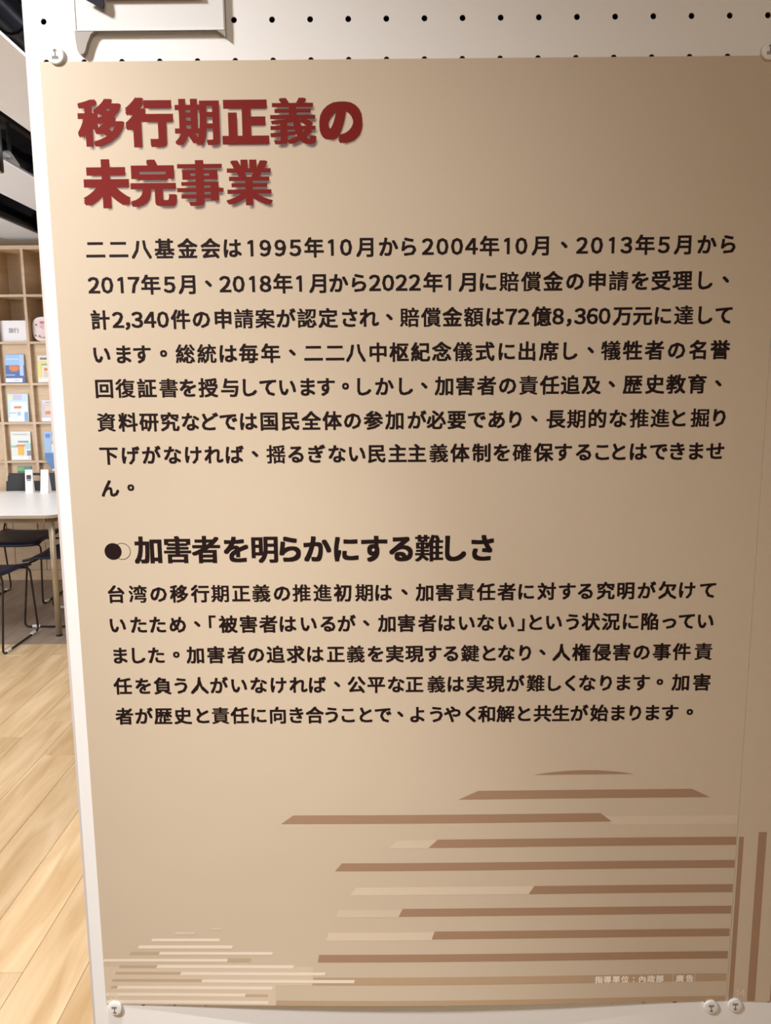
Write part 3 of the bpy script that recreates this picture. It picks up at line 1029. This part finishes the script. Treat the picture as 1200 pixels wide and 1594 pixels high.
# pale field and fine lines at the lower left
bar(.5, .5, 200, 198.6, 800.0, 819.0, 'lbar2', 'printed_field', off=.00005)
bar(.5, .5, 164, 163.5, 819.0, 840.0, 'lbar2', 'printed_field', off=.00005)
for u0, u1, v, m, hh in [
    (70, 89, 765, 'lbar', 1.2), (105, 114.5, 760.6, 'lbar2', 1.2), (47.7, 112.2, 772, 'wline', 1.5), (34.5, 124, 779.3, 'wline', 1.7),
    (26.2, 54.3, 785.8, 'tline', 1.4), (53.7, 161.7, 786.0, 'wline', 1.5), (.5, 118.7, 793.3, 'wline', 1.5), (118.7, 140.7, 792.8, 'tline', 1.9),
    (15, 51, 800, 'tline', 1.4), (51, 181.4, 799.8, 'wline', 1.7), (10.9, 73.4, 806.9, 'tline', 1.4), (73.4, 211.2, 807.2, 'wline', 1.6),
    (7.4, 93.3, 814.5, 'tline', 1.4), (93.3, 238.7, 815.0, 'wline', 1.6), (5.7, 11.8, 821.8, 'tline', 1.3), (11.8, 160.6, 822.1, 'wline', 1.7),
    (.5, 134.5, 829.5, 'wline', 1.6), (134.5, 156, 830, 'tline', 1.3), (.5, 156.4, 837.2, 'wline', 1.6)]:
    bar(u0 - .6, u0 + .6, u1 + .6, u1 - .6, v - hh, v + hh, m, 'printed_line', off=.00013)

text_line('指導單位：內政部', 467.2, 532.5, 815.7, 7.6, M['foot'], po, 'caption_line', .03, RING4, 2, .00016)
text_line('廣告', 544.8, 561.2, 815.7, 7.6, M['foot'], po, 'caption_line', .03, RING4, 2, .00016)
mb = MB()
for (a, b, c, d) in [(541.3, 563.0, 809.9, 810.3), (541.3, 563.0, 821.3, 821.7), (541.3, 541.9, 809.9, 821.7), (562.4, 563.0, 809.9, 821.7)]:
    add_grid(mb, a, b, c, d, 3, 2, .00015)
mb.build('caption_box', M['lbar'], po)
text_line('15', 3.4, 11.2, 832.0, 9.0, M['foot2'], po, 'page_number', .04, RING4, 3, .00018)

# ---- neighbouring poster ----------------------------------------------------
P2X = .5945
po2 = empty('exhibition_poster', (P2X, 0, ZT - PHT))
tag(po2, 'neighbouring beige poster with upright brown bars at the right picture edge', 'poster')


def lift2(u, v):
    a = max(0, min(1, u / PWD)); b = max(0, min(1, v / PHT))
    bow = math.sin(math.pi * a)
    return .0006 + .0035 * bow * b ** 6 


def pt2(u, v, off=0.0):
    return (u / 1000, -lift2(u / 1000, v / 1000) - off, PHT - v / 1000)


make_sheet(po2, pt2)


def vbar(u0, u1, v0, v1, m, name='printed_bar'):
    mb = MB()
    add_grid(mb, u0, u1, v0, v1, 2, 30, .0001, fn=pt2)
    mb.build(name, M[m], po2)


B = P2X * 1000
vbar(596.0 - B, 600.3 - B, 670, 840.2, 'bar')
vbar(613.7 - B, 621.2 - B, 665.4, 840.2, 'bar')
vbar(635.4 - B, 643 - B, 645, 840.2, 'bar')
for k in range(1, 8):
    vbar(635.4 + 21.8 * k - B, 643 + 21.8 * k - B, 640 - 12 * k, 840.2, 'bar')
text_line('14', 603.2 - B, 611.6 - B, 831.3, 9.0, M['foot2'], po2, 'page_number', .04, RING4, 3, .00018, fn=pt2)

# ------------------------------------------------------------------ round poster fasteners
def fastener(u, v, up, label):
    t = empty('round_fastener', (u, 0, ZT - v))
    n = 28
    R_ = .0068
    b = MB()
    prof = [(R_ * .86, -.0001), (R_, -.0004), (R_, -.0022), (R_ * .93, -.0028), (R_ * .5, -.0031)]
    vs = [(r * math.cos(2 * math.pi * k / n), y, r * math.sin(2 * math.pi * k / n)) for r, y in prof for k in range(n)]
    fs = [(j * n + k, j * n + (k + 1) % n, (j + 1) * n + (k + 1) % n, (j + 1) * n + k) for j in range(4) for k in range(n)]
    fs += [tuple(range(n - 1, -1, -1)), tuple(4 * n + k for k in range(n))]
    b.add(vs, fs).build('disc', M['disc'], t)
    s = -1 if not up else 1
    y0, y1 = -.0034, -.0031
    p = MB()
    # arrow pointing away from the poster
    p.box(-.00035, .00035, y0, y1, min(s * -.0008, s * .0040), max(s * -.0008, s * .0040))
    p.prism([(0, s * .0046), (-.0017, s * .0029), (-.0012, s * .0025), (0, s * .0036), (.0012, s * .0025), (.0017, s * .0029)][::-1 if s > 0 else 1], y0 - .00003, y1)
    p.build('printed_arrow', M['discp'], t)
    # small worn print behind the arrow: two rows of tiny strokes
    for r in range(2):
        for k in range(4):
            xx = -.0026 + k * .0013
            zz = s * (-.0014 - r * .0012)
            MB().box(xx, xx + .0009, y0, y1, zz - .0004, zz + .0004).build('printed_mark', M['discp'], t)
    tag(t, label, 'fastener', 'round fasteners holding the posters')


fastener(.0085, .8436, False, 'round milky fastener under the bottom left corner of the poster')
fastener(.5793, .8456, False, 'round milky fastener under the bottom right corner of the titled poster')
fastener(.6021, .8439, False, 'round milky fastener under the bottom left corner of the neighbouring poster')
fastener(.0137, -.0043, True, 'round milky fastener above the top left corner of the poster')
fastener(.5777, -.0029, True, 'round milky fastener above the top right corner of the titled poster')

# ------------------------------------------------------------------ acrylic holder at the top left
hd = empty('acrylic_holder', (.088, 0, ZT + .022))
def uvx(u): return (2.0 + u * .993) / 1000 - .088
def vz(v): return -(1.8 + v * .993) / 1000 - .022
MB().box(uvx(30), uvx(147.9), -.0050, -.0036, vz(-22.3), .16).build('front_plate', M['acry'], hd)
MB().box(uvx(147.0), uvx(148.2), -.0056, -.0002, vz(-22.3), .16).build('side_wall', M['hookm'], hd)
MB().box(uvx(29.4), uvx(30.6), -.0056, -.0002, vz(-22.3), .16).build('side_wall', M['board'], hd)
MB().box(uvx(31), uvx(147.6), -.0058, -.0036, vz(-22.3), vz(-22.9)).build('bottom_lip', M['board'], hd)
hk = [(29.2, -22.3), (44.8, -22.3), (42.0, -20.2), (38.6, -13.5), (36.8, -8.0), (35.4, -6.0), (33.4, -5.2), (31.6, -6.2), (30.4, -9.0), (29.6, -15.5)]
MB().prism([(uvx(a), vz(b)) for a, b in hk], -.0054, -.0002).build('hook_tongue', M['hookm'], hd)
MB().prism([(uvx(a), vz(b)) for a, b in [(141.0, -22.3), (148.2, -22.3), (148.2, -17.2), (145.6, -19.6)]], -.0054, -.0002).build('corner_gusset', M['hookm'], hd)
tag(hd, 'milky acrylic holder hooked into the peg holes above the poster title', 'holder')

bk = empty('booklet', (.0948, -.0053, ZT + .0427))
MB().box(-.0370, .0370, -.0042, 0, .0012, .13).build('cover', M['navyc'], bk)
MB().box(-.0370, .0370, -.0045, 0, 0, .0012).build('spine_edge', M['brownc'], bk)
MB().prism([(-.0530, -.0015), (-.0385, .0090), (-.0373, -.0055), (-.0380, -.0083), (-.0396, -.0085), (-.0420, -.0073)], -.0066, -.0048).build('cloth_strap', M['navyc'], bk)
tag(bk, 'dark navy booklet with brown edge standing against the acrylic holder', 'booklet')

# sign lettering in the shelf
mbs = MB()
for k, ch in enumerate('旅行'):
    vs, fs, x0, x1, y0, y1 = glyph(ch, 2)
    for dx in (-.02, .02):
        mbs.add([((a - .5 + dx) * .042 + (-.019 if k == 0 else .021), -.0046 - .0001 * (dx > 0), (b - .38) * .042 + .085) for a, b in vs], fs)
mbs.build('sign_lettering', M['grey'], sign_t)
